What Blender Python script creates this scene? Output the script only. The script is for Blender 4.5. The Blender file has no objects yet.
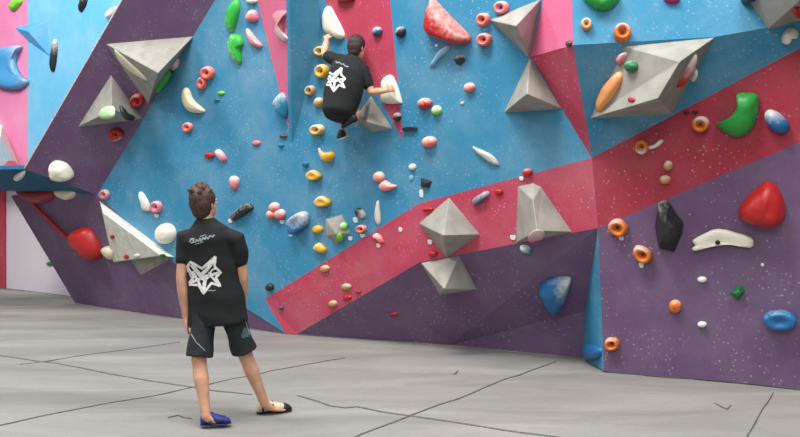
import bpy, bmesh, math, random
from mathutils import Vector, Matrix, noise
from mathutils.bvhtree import BVHTree
random.seed(7)
C = bpy.context.scene.collection
CAM = Vector((0, 0, 1.52)); F = 800.0; CX = 400.0; CY = 218.5

def ray(px, py): return Vector(((px-CX)/F, 1.0, (CY-py)/F))
def P(px, py, Y): return CAM + ray(px, py)*Y
def FL(px, py): return P(px, py, F*CAM.z/(py-CY))            # point on the floor
def plane(a, b, c):
    n = (b-a).cross(c-a).normalized()
    if n.dot(CAM-a) < 0: n = -n
    return (a, n)
def on(pl, px, py):
    a, n = pl; d = ray(px, py)
    return CAM + d*((a-CAM).dot(n)/d.dot(n))

# ------------------------------------------------------------------ materials
def lin(c):
    return tuple(((v/255)/12.92 if v/255 <= .04045 else ((v/255+.055)/1.055)**2.4) for v in c)+(1,)
MATS = {}
def newmat(name):
    m = bpy.data.materials.new(name); m.use_nodes = True
    nt = m.node_tree; b = nt.nodes['Principled BSDF']; return m, nt, b
def mixn(nt, fac, a, b, blend='MIX'):
    n = nt.nodes.new('ShaderNodeMix'); n.data_type = 'RGBA'; n.blend_type = blend
    for key, v in ((0, fac), (6, a), (7, b)):
        if hasattr(v, 'is_output') or isinstance(v, bpy.types.NodeSocket): nt.links.new(v, n.inputs[key])
        else: n.inputs[key].default_value = v
    return n.outputs[2]
def ramp(nt, src, p0, p1, v0=0, v1=1):
    n = nt.nodes.new('ShaderNodeMapRange'); n.inputs[1].default_value = p0; n.inputs[2].default_value = p1
    n.inputs[3].default_value = v0; n.inputs[4].default_value = v1; nt.links.new(src, n.inputs[0]); return n.outputs[0]
def tex(nt, kind, scale, coord='Object', **kw):
    tc = nt.nodes.new('ShaderNodeTexCoord')
    n = nt.nodes.new(kind); nt.links.new(tc.outputs[coord], n.inputs['Vector']); n.inputs['Scale'].default_value = scale
    for k, v in kw.items(): n.inputs[k].default_value = v
    return n
def paint(name, rgb, speck=.6, dust=.22, rough=.62):
    if name in MATS: return MATS[name]
    m, nt, b = newmat(name); base = lin(rgb)
    n1 = tex(nt, 'ShaderNodeTexNoise', 1.3, Detail=6, Roughness=.65)
    c = mixn(nt, ramp(nt, n1.outputs[0], .42, .78, 0, dust), base, lin((205, 212, 215)))
    n2 = tex(nt, 'ShaderNodeTexNoise', 38, Detail=3)
    c = mixn(nt, ramp(nt, n2.outputs[0], .35, .7, 0, .16), c, lin((int(rgb[0]*.72), int(rgb[1]*.72), int(rgb[2]*.72))))
    v = tex(nt, 'ShaderNodeTexVoronoi', 21); v2 = tex(nt, 'ShaderNodeTexNoise', 2.2, Detail=4)
    mask = ramp(nt, v.outputs['Distance'], .22, .05, 0, .6); gate = ramp(nt, v2.outputs[0], .42, .58, 0, speck)
    mu = nt.nodes.new('ShaderNodeMath'); mu.operation = 'MULTIPLY'; nt.links.new(mask, mu.inputs[0]); nt.links.new(gate, mu.inputs[1])
    c = mixn(nt, mu.outputs[0], c, lin((225, 222, 225)))
    w = tex(nt, 'ShaderNodeTexVoronoi', 4.0); nt2 = ramp(nt, w.outputs['Distance'], .06, .03, 0, .2)
    c = mixn(nt, nt2, c, lin((25, 30, 38)))
    nt.links.new(c, b.inputs['Base Color']); b.inputs['Roughness'].default_value = rough
    b.inputs['Specular IOR Level'].default_value = .25
    bn = tex(nt, 'ShaderNodeTexNoise', 120, Detail=3); bu = nt.nodes.new('ShaderNodeBump'); bu.inputs['Strength'].default_value = .25
    bu.inputs['Distance'].default_value = .004; nt.links.new(bn.outputs[0], bu.inputs['Height']); nt.links.new(bu.outputs[0], b.inputs['Normal'])
    MATS[name] = m; return m
def plastic(name, rgb, rough=.5, chalkrgb=(232, 228, 220)):
    if name in MATS: return MATS[name]
    m, nt, b = newmat(name)
    at = nt.nodes.new('ShaderNodeAttribute'); at.attribute_name = 'chalk'
    n = tex(nt, 'ShaderNodeTexNoise', 26, Detail=4)
    ad = nt.nodes.new('ShaderNodeMath'); ad.operation = 'ADD'
    nt.links.new(at.outputs['Fac'], ad.inputs[0]); nt.links.new(ramp(nt, n.outputs[0], .3, .7, -.13, .13), ad.inputs[1])
    f = ramp(nt, ad.outputs[0], .2, .95, 0, .9)
    c = mixn(nt, f, lin(rgb), lin(chalkrgb))
    nt.links.new(c, b.inputs['Base Color']); b.inputs['Roughness'].default_value = rough
    bn = tex(nt, 'ShaderNodeTexNoise', 160, Detail=2); bu = nt.nodes.new('ShaderNodeBump'); bu.inputs['Strength'].default_value = .2
    bu.inputs['Distance'].default_value = .003; nt.links.new(bn.outputs[0], bu.inputs['Height']); nt.links.new(bu.outputs[0], b.inputs['Normal'])
    MATS[name] = m; return m
def simple(name, rgb, rough=.7, var=.15, scale=30, bump=.1, rgb2=None):
    if name in MATS: return MATS[name]
    m, nt, b = newmat(name)
    n = tex(nt, 'ShaderNodeTexNoise', scale, Detail=5)
    d = rgb2 or tuple(int(v*(1-var*2)) for v in rgb)
    nt.links.new(mixn(nt, ramp(nt, n.outputs[0], .35, .65), lin(rgb), lin(d)), b.inputs['Base Color'])
    b.inputs['Roughness'].default_value = rough
    bu = nt.nodes.new('ShaderNodeBump'); bu.inputs['Strength'].default_value = bump; bu.inputs['Distance'].default_value = .01
    nt.links.new(n.outputs[0], bu.inputs['Height']); nt.links.new(bu.outputs[0], b.inputs['Normal'])
    MATS[name] = m; return m

BLUE = paint('blue_paint', (60, 138, 176), .8); PINK = paint('pink_paint', (188, 68, 94), .7, .14)
ROSE = paint('rose_paint', (218, 104, 142), .5, .15)
CRIM = paint('crimson_paint', (168, 50, 70), .7, .08); PURP = paint('purple_paint', (110, 84, 118), .8, .1)
LITBLUE = paint('lit_blue_paint', (96, 172, 208), .3, .25); WHITEW = paint('white_paint', (205, 196, 205), 0, .1)  # far-wall blue: same paint, stronger light put into the colour
GREY = simple('grey_volume_paint', (158, 155, 147), .7, .07, 5, .05, (138, 136, 129))
WHITEV = simple('pale_volume_paint', (226, 224, 212), .7, .05, 9, .1)
BLUEV = paint('blue_volume_paint', (66, 150, 205), .3, .25)
EDGE = simple('plywood_edge', (190, 185, 182), .8, .1)

# ------------------------------------------------------------------ object helpers
def link(name, me, mats, parent=None, origin=None):
    if origin is not None: me.transform(Matrix.Translation(-origin))
    o = bpy.data.objects.new(name, me); C.objects.link(o)
    for m in (mats if isinstance(mats, (list, tuple)) else [mats]): me.materials.append(m)
    if origin is not None: o.location = origin
    if parent is not None:
        o.parent = parent; o.location = (origin if origin is not None else Vector()) - parent.location
    return o
def tag(o, label=None, cat=None, group=None, kind=None):
    for k, v in (('label', label), ('category', cat), ('group', group), ('kind', kind)):
        if v: o[k] = v
    return o
def slab(polys, t=.06):
    """closed panels: list of (points, material index) sharing one object"""
    bm = bmesh.new()
    for pts, mi in polys:
        n = Vector((0, 0, 0)); c = sum(pts, Vector())/len(pts)
        for i in range(len(pts)): n += (pts[i]-c).cross(pts[(i+1) % len(pts)]-c)
        n.normalize()
        if n.dot(CAM-c) < 0: pts = pts[::-1]; n = -n
        f = [bm.verts.new(p) for p in pts]; k = [bm.verts.new(p-n*t) for p in pts]
        fs = [bm.faces.new(f), bm.faces.new(k[::-1])]
        for i in range(len(pts)):
            j = (i+1) % len(pts); fs.append(bm.faces.new((f[j], f[i], k[i], k[j])))
        for q in fs: q.material_index = mi
    me = bpy.data.meshes.new('panel'); bm.to_mesh(me); bm.free(); return me
FRONT = []      # front polygons for ray casting
def wall(name, polys, mats, label, t=.06):
    for pts, mi in polys: FRONT.append(pts)
    o = link(name, slab(polys, t), mats); return tag(o, label, 'wall', None, 'structure')

# ------------------------------------------------------------------ the climbing wall
fI0, fI1 = FL(604, 371), FL(800, 388)
fIe = fI0 + (fI1-fI0)*2.2; 
Q2 = P(598, 228, 7.72)
PI = plane(fI0, fI1, Q2); Q1 = on(PI, 592, 158)
D0 = FL(285, 333)
PD = plane(D0, Q1, Q2)
d = lambda x, y: on(PD, x, y)
i_ = lambda x, y: on(PI, x, y)
print('D tilt', PD[1], 'I tilt', PI[1], 'D depth at climber', d(365, 125).y, 'left', d(97, 195).y, d(215, 0).y, 'Q', Q1.y, Q2.y)
a0 = d(292, 143)
def P_near(px, py, out): return P(px, py, d(px, py).y-out)
B0, B1, B2 = d(97, 195), d(215, 0), d(229, -100)
PB = plane(B0, B1, P(25, 169, 12.6)); b_ = lambda x, y: on(PB, x, y)
ridge = P_near(288, -100, .75)
wall('wall_centre', [
    ([d(97, 195), B1, B2, d(233, -100), a0, d(323, 34), d(303, -100), d(318, -100), d(325, 0), d(403, 140), d(390, 0), d(384, -100),
      d(566, -100), d(530, 57), Q1, d(420, 203), d(265, 299), D0, d(173, 262)], 0),
    ([d(318, -100), d(325, 0), d(403, 140), d(390, 0), d(384, -100)], 1),
    ([d(265, 299), d(420, 203), Q1, Q2, d(420, 262), FL(297, 334), D0], 1)],
    [BLUE, PINK], 'speckled blue climbing wall crossed by a pink band, in the middle')
wall('wall_centre_rib', [([d(233, -100), a0, ridge], 0), ([ridge, a0, d(323, 34), d(303, -100)], 1)],
     [ROSE, BLUE], 'narrow pink and blue rib standing out of the blue wall left of the climber')
# undercut below the band
fK0, fK1 = FL(450, 345), FL(583, 358)
PG = plane(d(420, 262), Q2, fK0); g585 = P(585, 311, 8.56)
print('g585', g585.y, 'fK1', fK1.y)
wall('wall_centre_undercut', [([FL(297, 334), d(420, 262), fK0], 0), ([d(420, 262), Q2, fK0], 0), ([Q2, g585, fK0], 0)], [PURP], 'dark purple undercut panel below the pink band')
wall('wall_centre_kickboard', [([fK0, g585, fK1], 0)], [PURP], 'lighter purple triangular panel at the foot of the wall')
wall('wall_right_return', [([Q2, g585, fK1, fI0], 0)], [BLUE], 'narrow blue side face beside the right purple wall')
# right wall
top = lambda x: (158-.529*(x-592)); low = lambda x: (228-.426*(x-598))
X = 960
wall('wall_right', [([Q2, fI0, fIe, i_(X, low(X))], 0), ([Q1, Q2, i_(X, low(X)), i_(X, top(X))], 1)], [PURP, CRIM],
     'purple climbing wall with a crimson band across the top, on the right')
T1 = P(573, 45, Q1.y-.62); XE = i_(873, 9.2); PJ = plane(Q1, XE, T1); j_ = lambda x, y: on(PJ, x, y)
J2a = T1
up = lambda p: Vector((p.x, p.y+.12, p.z+1.7))
wall('wall_right_upper', [([Q1, T1, j_(714, 37), XE], 0), ([T1, j_(714, 37), up(j_(714, 37)), up(T1)], 0), ([j_(714, 37), XE, up(XE), up(j_(714, 37))], 0), ([XE, i_(X, top(X)), up(i_(X, top(X))), up(XE)], 0)], [BLUE],
     'blue wall folded outward above the crimson band')
N3 = d(530, 57)
wall('wall_right_rib', [([d(566, -100), N3, T1, up(T1)], 0), ([N3, Q1, T1], 1)], [ROSE, PINK], 'pink faceted rib beside the two joined grey volumes')
# left prow, beam and lower overhang
BL0, BL1 = b_(25, 169), b_(123, 0); BL2 = BL1+(BL1-BL0)*.45
wall('wall_left_prow', [([B0, B1, B2, BL2, BL1, BL0], 0)], [PURP], 'slanting dark purple overhanging panel, upper left')
PC = plane(d(97, 195), FL(75, 303), D0); c_ = lambda x, y: on(PC, x, y)
ct, cm = c_(11, 196), c_(54, 191.5)
print('C', PC[1], ct.y, 'B', PB[1], BL1.y, BL0.y)
wall('wall_left_beam', [([B0, BL0, P(-90, 170, BL0.y+.3), P(-90, 190, ct.y), P(8, 187, ct.y), cm], 0)], [paint('shaded_blue_paint', (20, 92, 128), .3, .06)], 'dark blue fold between the two purple panels, left')  # underside shade painted in: a darker blue than the wall around it
wall('wall_left_lower', [([B0, c_(173, 262), D0, FL(75, 303), ct, cm], 0)], [PURP], 'dark purple overhanging panel reaching the mats, lower left')
# far wall
W0, W1 = FL(-90, 277), FL(100, 299.5)
wall('wall_left', [([FL(5, 288), W1, W1+Vector((0, 0, 2.6)), FL(5, 288)+Vector((0, 0, 2.6))], 0)], [WHITEW], 'plain pale far wall, lower left')
wall('wall_left_red', [([W0+Vector((.3, -.4, 0)), FL(4.5, 288.3), FL(4.5, 288.3)+Vector((0, 0, 2.6)), W0+Vector((.3, -.4, 2.6))], 0)], [CRIM], 'crimson strip of wall at the far left edge')
nA = Vector((W1.y-W0.y, -(W1.x-W0.x), 0)).normalized()
PA = (W1+nA*.5, nA); A_ = lambda x, y: on(PA, x, y)
AZ = lambda x, z: Vector((A_(x, 100).x, A_(x, 100).y, z))
wall('wall_left_upper', [([AZ(28, 2.35), AZ(170, 2.35), AZ(170, 7), AZ(28, 7)], 0), ([AZ(-95, 2.35), AZ(28, 2.35), AZ(28, 7), AZ(-95, 7)], 1)],
     [LITBLUE, paint('lit_pink_paint', (214, 122, 164), .2, .2)], 'brightly lit light blue and pink far climbing wall, upper left')  # far pink lightened as well, its bright lighting painted in
# pale plywood edges of the prow
def bar(name, a, b, w, m, kind='structure', parent=None):
    ax = (b-a).normalized(); u = ax.cross(Vector((0, 0, 1))).normalized()*w; v = ax.cross(u).normalized()*w
    bm = bmesh.new(); r0 = [bm.verts.new(a+u*s+v*t) for s, t in ((1, 1), (-1, 1), (-1, -1), (1, -1))]
    r1 = [bm.verts.new(b+u*s+v*t) for s, t in ((1, 1), (-1, 1), (-1, -1), (1, -1))]
    for k in range(4): bm.faces.new((r0[k], r0[(k+1) % 4], r1[(k+1) % 4], r1[k]))
    bm.faces.new(r0); bm.faces.new(r1[::-1]); bmesh.ops.recalc_face_normals(bm, faces=bm.faces)
    me = bpy.data.meshes.new(name); bm.to_mesh(me); bm.free(); o = link(name, me, m, parent)
    if kind: o['kind'] = kind
    return o
tag(bar('trim_1', BL0+Vector((-.02, .03, 0)), BL2+Vector((-.02, .03, 0)), .013, EDGE), 'pale plywood edge of the purple overhanging panel')

# ------------------------------------------------------------------ floor: padded mats with folds
def floor():
    xs = [-14+.25*i for i in range(81)]; ys = [0.6+.2*i for i in range(98)]
    bm = bmesh.new(); g = []
    for y in ys:
        row = []
        for x in xs:
            h = noise.noise(Vector((x*.55+y*.25, y*1.15, 0)))*.02+noise.noise(Vector((x*1.4, y*3.1, 3)))*.014+noise.noise(Vector((x*.9-y*.5, y*4.2+x, 9)))*.008-.012
            row.append(bm.verts.new((x, y, h)))
        g.append(row)
    for a in range(len(ys)-1):
        for b in range(len(xs)-1): bm.faces.new((g[a][b], g[a][b+1], g[a+1][b+1], g[a+1][b])).smooth = True
    me = bpy.data.meshes.new('floor'); bm.to_mesh(me); bm.free()
    m, nt, b = newmat('grey_mat_fabric')
    n1 = tex(nt, 'ShaderNodeTexNoise', .9, Detail=7, Roughness=.6, Distortion=.6)
    mp = nt.nodes.new('ShaderNodeMapping'); mp.inputs['Scale'].default_value = (.45, 1.6, 1); mp.inputs['Rotation'].default_value = (0, 0, .25)
    nt.links.new(nt.nodes['Texture Coordinate'].outputs['Object'], mp.inputs['Vector']); nt.links.new(mp.outputs[0], n1.inputs['Vector'])
    c = mixn(nt, ramp(nt, n1.outputs[0], .3, .7), lin((118, 116, 112)), lin((150, 147, 141)))
    n2 = tex(nt, 'ShaderNodeTexNoise', 45, Detail=3)
    c = mixn(nt, ramp(nt, n2.outputs[0], .4, .65, 0, .15), c, lin((104, 102, 99)))
    nt.links.new(c, b.inputs['Base Color']); b.inputs['Roughness'].default_value = .8; b.inputs['Specular IOR Level'].default_value = .25
    bu = nt.nodes.new('ShaderNodeBump'); bu.inputs['Strength'].default_value = .6; bu.inputs['Distance'].default_value = .05
    nt.links.new(n1.outputs[0], bu.inputs['Height']); nt.links.new(bu.outputs[0], b.inputs['Normal'])
    o = link('floor', me, m); tag(o, 'grey padded climbing mats covering the floor', 'floor', None, 'structure'); return me
floor_me = floor()
fbm = bmesh.new(); fbm.from_mesh(floor_me); FLOORBVH = BVHTree.FromBMesh(fbm)
def seam(n, pts, w, m, label):
    q = []
    for a, b in zip(pts, pts[1:]):
        A, Bv = FL(*a), FL(*b); k = max(2, int((Bv-A).length/.15))
        q += [A.lerp(Bv, s/k) for s in range(k)]
    q.append(FL(*pts[-1])); bm = bmesh.new(); prev = None
    for s, p in enumerate(q):
        t = (q[min(s+1, len(q)-1)]-q[max(s-1, 0)]).normalized(); u = Vector((-t.y, t.x, 0))*w*.75
        if s in (0, len(q)-1): u *= .3
        rw = []
        for sg, dz in ((-1, -.004), (-.6, .007), (.6, .007), (1, -.004)):
            pp = p+u*sg; hit = FLOORBVH.ray_cast(Vector((pp.x, pp.y, 2)), Vector((0, 0, -1)))[0]
            rw.append(bm.verts.new((pp.x, pp.y, (hit.z if hit else 0)+dz)))
        if prev:
            for k in range(3): bm.faces.new((prev[k], prev[k+1], rw[k+1], rw[k]))
        prev = rw
    bmesh.ops.recalc_face_normals(bm, faces=bm.faces)
    me = bpy.data.meshes.new('seam'); bm.to_mesh(me); bm.free()
    tag(link('trim_%d' % n, me, m), label, 'seam', None, 'structure')
SEAM = simple('dark_seam', (100, 98, 94), .85, .1)
seam(2, [(-20, 350), (0, 355), (30, 359), (60, 363), (100, 371), (150, 379), (190, 385.5), (215, 389), (252, 394)], .016, SEAM, 'long mat seam running behind the standing climber from the left edge')
seam(3, [(-20, 427), (0, 423), (60, 412), (130, 399), (190, 386.5)], .013, SEAM, 'mat seam rising from the lower left edge to the standing climber')
seam(4, [(190, 386.5), (260, 373), (330, 359), (345, 357)], .007, SEAM, 'thin mat seam right of the standing climber')
seam(5, [(297, 394.5), (312, 399), (330, 406), (345, 408), (357, 407), (380, 411), (410, 415), (455, 421), (500, 428), (560, 437), (640, 450)], .017, SEAM, 'curving mat seam at the bottom middle')
seam(6, [(340, 440), (365, 430), (399, 419), (430, 407), (470, 393), (520, 374), (556, 361)], .013, SEAM, 'mat seam from the bottom edge to the purple wall')
seam(7, [(773.6, 390), (760, 413), (744, 440)], .008, SEAM, 'mat seam at the lower right')
seam(8, [(714.5, 401.5), (722, 406), (727, 408.5), (731, 404)], .012, SEAM, 'small dark tick mark on the mat, lower right')
seam(9, [(454, 374), (458, 370)], .02, SEAM, 'small dark spot on the mat near the purple wall')
seam(10, [(168, 417), (178, 415), (184, 417), (192, 418)], .014, SEAM, 'dark scuff on the mat left of the blue shoe')
seam(11, [(20, 364), (60, 358), (110, 351), (180, 342)], .006, SEAM, 'faint fold line across the mats at the left')

# ------------------------------------------------------------------ ray casting on the wall
def bvh_from(polys):
    vs, fs = [], []
    for p in polys:
        bmx = bmesh.new(); f = bmx.faces.new([bmx.verts.new(q) for q in p]); bmesh.ops.triangulate(bmx, faces=[f])
        k = len(vs); bmx.verts.index_update(); vs += [v.co.copy() for v in bmx.verts]
        fs += [tuple(v.index+k for v in t.verts) for t in bmx.faces]; bmx.free()
    return BVHTree.FromPolygons(vs, fs)
WALLBVH = bvh_from(FRONT)
def cast(bvh, px, py):
    dr = ray(px, py).normalized(); h, n, i, dist = bvh.ray_cast(CAM, dr)
    if h is None: return None, None
    if n.dot(dr) > 0: n = -n
    return h, n
def W(px, py, out=0):
    h, n = cast(WALLBVH, px, py); return P(px, py, h.y-out)

VOLPOLY = []
def volume(base, peaks, faces, mats, label, matidx=None, cat='climbing volume', group='grey climbing volumes', name='climbing_volume'):
    """base: pixels on the wall; peaks: (px, py, out); faces index base+peaks"""
    bp = []
    for (x, y) in base:
        h, n = cast(WALLBVH, x, y)
        if h is None: h = bp[-1]
        bp.append(h)
    pk = [W(x, y, o) for x, y, o in peaks]; allp = bp+pk
    org = sum(bp, Vector())/len(bp)
    bm = bmesh.new(); vs = [bm.verts.new(p) for p in allp]; bk = [bm.verts.new(p+ray(*base[k]).normalized()*.05) for k, p in enumerate(bp)]
    for k, f in enumerate(faces):
        q = bm.faces.new([vs[i] for i in f]); q.material_index = (matidx[k] if matidx else 0)
        VOLPOLY.append([allp[i] for i in f])
    nb = len(base)
    for k in range(nb): bm.faces.new((vs[k], vs[(k+1) % nb], bk[(k+1) % nb], bk[k]))
    bm.faces.new(bk[::-1]); bmesh.ops.recalc_face_normals(bm, faces=bm.faces)
    bmesh.ops.bevel(bm, geom=[e for e in bm.edges if any(v in vs[nb:] for v in e.verts)], offset=.006, segments=1, affect='EDGES')
    me = bpy.data.meshes.new(name); bm.to_mesh(me); bm.free()
    return tag(link(name, me, mats, None, org), label, cat, group)
def fan(n): return [(k, (k+1) % n, n) for k in range(n)]
volume([(106, 44), (193, 36.5), (148, 104)], [(158, 73, .75)], fan(3), GREY, 'grey pyramid volume with a green hold, upper one on the slanting purple panel')
volume([(111, 75), (143, 119), (78, 127)], [(112, 110, .5)], fan(3), GREY, 'grey pyramid volume with a dark curved hold, lower one on the slanting purple panel')
volume([(99.5, 201), (174, 257), (141, 275), (113, 262)], [(103, 213, .22), (161, 255.5, .45)],
       [(0, 1, 5, 4), (3, 0, 4), (3, 4, 5), (3, 5, 1, 2)], [WHITEV, GREY], 'pale wedge volume beside the white round hold', [0, 0, 0, 1])  # underside face in grey: its shade put into the colour
volume([(449, 197.5), (480, 234.5), (447, 258), (419, 223.5)], [(443, 235.5, .58)], fan(4), GREY, 'diamond-shaped grey volume on the pink band, touching the volume below it')
volume([(421, 263), (459, 256), (477, 289.5), (440, 295)], [(444, 289, .55)], fan(4), GREY, 'grey volume on the purple undercut just below the diamond-shaped one')
volume([(518, 186.5), (533, 183), (541, 187), (572, 232), (548, 237), (516, 243)], [(537, 231, .38), (533, 200, .22)],
       [(0, 1, 7), (1, 2, 7), (2, 3, 6, 7), (3, 4, 6), (4, 5, 6), (5, 0, 7, 6)], GREY, 'tall grey volume on the pink band with a pink hold at its lower edge')
volume([(489.5, 20), (541, -1), (529.5, 58.5)], [(515.6, 26, .55)], fan(3), GREY, 'upper of the two grey volumes touching tips left of the pink rib')
volume([(529.5, 59.5), (562, 109), (504, 112.5)], [(527, 94, .52)], fan(3), GREY, 'lower of the two grey volumes touching tips left of the pink rib')
volume([(625, 46.5), (714.5, 37.5), (672, 114), (589.5, 118.5)], [(680, 61.5, .5), (658, 98.5, .62)],
       [(0, 1, 4), (0, 4, 3), (4, 5, 3), (4, 1, 5), (5, 1, 2), (5, 2, 3)], GREY, 'largest grey volume, with an orange hold on its left edge, upper right')
volume([(738, -14), (768, 29.5), (806, 19.5), (850, 0), (850, -60), (780, -60)], [(808, -6, .75)], fan(6), GREY, 'grey volume cut by the top right corner of the picture')
volume([(353, 120), (371, 96), (393, 129), (372, 132)], [(367, 122, .3)], fan(4), GREY, 'grey volume under the feet of the climber on the wall')
volume([(325.5, 219), (342, 214.5), (350.5, 233), (337, 244.5), (326, 236)], [(336, 234, .18)], fan(5), GREY, 'small grey volume with two lime holds above the pink band')
volume([(15, 28), (47, 21), (50, 56.5), (29, 42)], [(28, 31.5, .3)], fan(4), BLUEV, 'light blue triangular volume on the far pink and blue wall', None, 'climbing volume', 'blue climbing volumes')
volume([(-12, 118), (2, 125), (19, 166), (-4, 172)], [(2, 160, .35)], fan(4), WHITEV, 'white wedge volume at the left edge of the picture')
ALLBVH = bvh_from(FRONT+VOLPOLY)

# ------------------------------------------------------------------ climbing holds
COL = dict(green=(38, 150, 60), lime=(120, 200, 50), red=(176, 30, 28), salmon=(226, 112, 100), pink=(214, 118, 132), white=(226, 224, 214),
           cream=(222, 214, 186), yellow=(216, 164, 44), orange=(204, 108, 36), tan=(178, 138, 84), black=(34, 36, 38), blue=(28, 104, 158),
           teal=(30, 120, 150), grey=(120, 126, 130), brown=(90, 66, 52), darkred=(140, 30, 40), magenta=(180, 40, 90), dgreen=(28, 110, 60),
           navy=(60, 80, 110), leaf=(52, 176, 66), sky=(66, 146, 200), peach=(226, 150, 90), paleblue=(130, 175, 205), bone=(236, 232, 214), pgreen=(160, 205, 140))
def E(cx, cy, rx, ry, rot=0, n=16):
    r = math.radians(rot)
    return [(cx+rx*math.cos(t)*math.cos(r)-ry*math.sin(t)*math.sin(r), cy+rx*math.cos(t)*math.sin(r)+ry*math.sin(t)*math.cos(r))
            for t in [2*math.pi*k/n for k in range(n)]]
def smooth_outline(pts, sub=4):
    n = len(pts); out = []
    for i in range(n):
        p0, p1, p2, p3 = [Vector(pts[(i+k-1) % n]) for k in range(4)]
        for s in range(sub):
            t = s/sub; out.append(.5*((2*p1)+(p2-p0)*t+(2*p0-5*p1+4*p2-p3)*t*t+(3*p1-p0-3*p2+p3)*t**3))
    return out
def hold_mesh(pts, H, kind='dome', chalk=None, off=(0, 0), bvh=None, under=None):
    H *= .82
    cx = sum(p[0] for p in pts)/len(pts); cy = sum(p[1] for p in pts)/len(pts)
    h, n = cast(bvh or ALLBVH, cx, cy)
    if h is None: raise Exception('no wall at %s %s' % (cx, cy))
    if under is not None:      # sits on a hidden side of a volume: depth from there, facing like the wall behind
        h = P(cx, cy, cast(ALLBVH, *under)[0].y); n = cast(WALLBVH, cx, cy)[1]
    dd = ray(cx, cy).normalized()
    # lift so that the body, not its base, sits on the pixel; the base stays on the wall
    k = .42*H/(-n.dot(dd)); base = h-dd*k-n*(.42*H)
    pl = (base, n)
    o2 = [Vector(p) for p in pts] if kind in ('facet',) else (smooth_outline(pts, 2) if len(pts) >= 14 else smooth_outline(pts, 4))
    # map outline pixels into the wall plane through the hit, then shift
    ring = [on((h, n), q[0], q[1])-h for q in o2]
    if kind == 'donut': S = [(1, -.06), (1, .12), (.99, .45), (.93, .75), (.83, .95), (.68, 1), (.52, .9), (.4, .68), (.3, .5), (.2, .42), (.01, .4)]
    elif kind == 'facet': S = [(1, -.08), (1, .08), (.52, .88), (.26, 1), (.01, 1)]
    elif kind == 'ledge': S = [(1, -.06), (1, .5), (.95, .85), (.8, 1), (.5, .95), (.2, .8), (.01, .78)]
    elif kind == 'flat': S = [(1, -.1), (1, .7), (.96, .93), (.88, 1), (.5, 1), (.01, 1)]
    else: S = [(1, -.06), (1, .1), (.97, .32), (.88, .58), (.74, .79), (.54, .93), (.3, .99), (.01, 1)]
    if under is not None: S = [(.7, -1.6)]+S
    up_ = (Vector((0, 0, 1))-n*n.z).normalized(); rt = up_.cross(n)
    scale = (h-CAM).length/F
    ov = (rt*off[0]-up_*off[1])*scale
    bm = bmesh.new(); rows = []; lay = bm.verts.layers.float_color.new('chalk')
    rad = max(r.length for r in ring)
    for (s, z) in S:
        row = []
        for r in ring:
            p = r*s+ov*(1-s)+n*(z*H)
            if kind == 'dome' and H > .03: p += n*(noise.noise((h+p)*14)*.08*H)
            v = bm.verts.new(p); row.append(v)
            c = 0
            if chalk:
                dx, dy, am = chalk; c = am+.55*((r.dot(rt)*dx-r.dot(up_)*dy)*s/rad)+0
            v[lay] = (c, c, c, 1)
        rows.append(row)
    m = len(ring)
    for a, b in zip(rows, rows[1:]):
        for k in range(m):
            f = bm.faces.new((a[k], a[(k+1) % m], b[(k+1) % m], b[k])); f.smooth = kind != 'facet'
    bm.faces.new(rows[0][::-1]); bm.faces.new(rows[-1]); bmesh.ops.recalc_face_normals(bm, faces=bm.faces)
    if kind == 'flat':
        for f in bm.faces: f.smooth = False
    me = bpy.data.meshes.new('climbing_hold'); bm.to_mesh(me); bm.free()
    return me, base, n
BOLT = simple('dark_bolt_steel', (38, 36, 36), .45, .1)
def disc_mesh(n, r, d0, d1, seg=6):
    u = n.orthogonal().normalized(); v = n.cross(u); bm = bmesh.new()
    a = [bm.verts.new((u*math.cos(t)+v*math.sin(t))*r+n*d0) for t in [2*math.pi*k/seg for k in range(seg)]]
    b = [bm.verts.new((u*math.cos(t)+v*math.sin(t))*r*.92+n*d1) for t in [2*math.pi*k/seg for k in range(seg)]]
    for k in range(seg): bm.faces.new((a[k], a[(k+1) % seg], b[(k+1) % seg], b[k]))
    bm.faces.new(a[::-1]); bm.faces.new(b); bmesh.ops.recalc_face_normals(bm, faces=bm.faces)
    me = bpy.data.meshes.new('bolt'); bm.to_mesh(me); bm.free(); return me
def hold(pts, H, col, label, kind='dome', chalk=None, off=(0, 0), bolt=None, group=None, mat=None, under=None):
    me, base, n = hold_mesh(pts, H, kind, chalk, off, None, under)
    H *= .82
    o = bpy.data.objects.new('climbing_hold', me); C.objects.link(o); o.location = base
    me.materials.append(mat or plastic(col+'_hold_plastic', COL[col], .42))
    tag(o, label, 'climbing hold', group or ({'leaf': 'green', 'sky': 'blue', 'bone': 'white', 'dgreen': 'dark green', 'pgreen': 'pale green', 'paleblue': 'pale blue', 'darkred': 'dark red'}.get(col, col)+' climbing holds'))
    if kind == 'donut' or bolt:
        w = max((Vector(p)-Vector(pts[0])).length for p in pts)*(base-CAM).length/F
        z0 = .4*H if kind == 'donut' else H*.93
        b = link('bolt', disc_mesh(n, w*(.06 if kind == 'donut' else .035)+.003, z0, z0+.01), BOLT); b.parent = o
        b['label'] = 'dark bolt head in the hold'
    return o
def cluster(balls, H, col, label, chalk):
    c = (sum(b[0] for b in balls)/len(balls), sum(b[1] for b in balls)/len(balls))
    h, n = cast(ALLBVH, *c); root = bpy.data.objects.new('climbing_hold', None); C.objects.link(root); root.location = h
    root.empty_display_size = .1; tag(root, label, 'climbing hold', col+' climbing holds')
    for x, y, r in balls:
        me, base, n = hold_mesh(E(x, y, r, r), H, 'dome', chalk)
        o = bpy.data.objects.new('knob', me); C.objects.link(o); o.parent = root; o.location = base-h
        me.materials.append(plastic(col+'_hold_plastic', COL[col], .42))
TAGM = simple('white_tag_card', (235, 235, 232), .6, .04)
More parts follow.
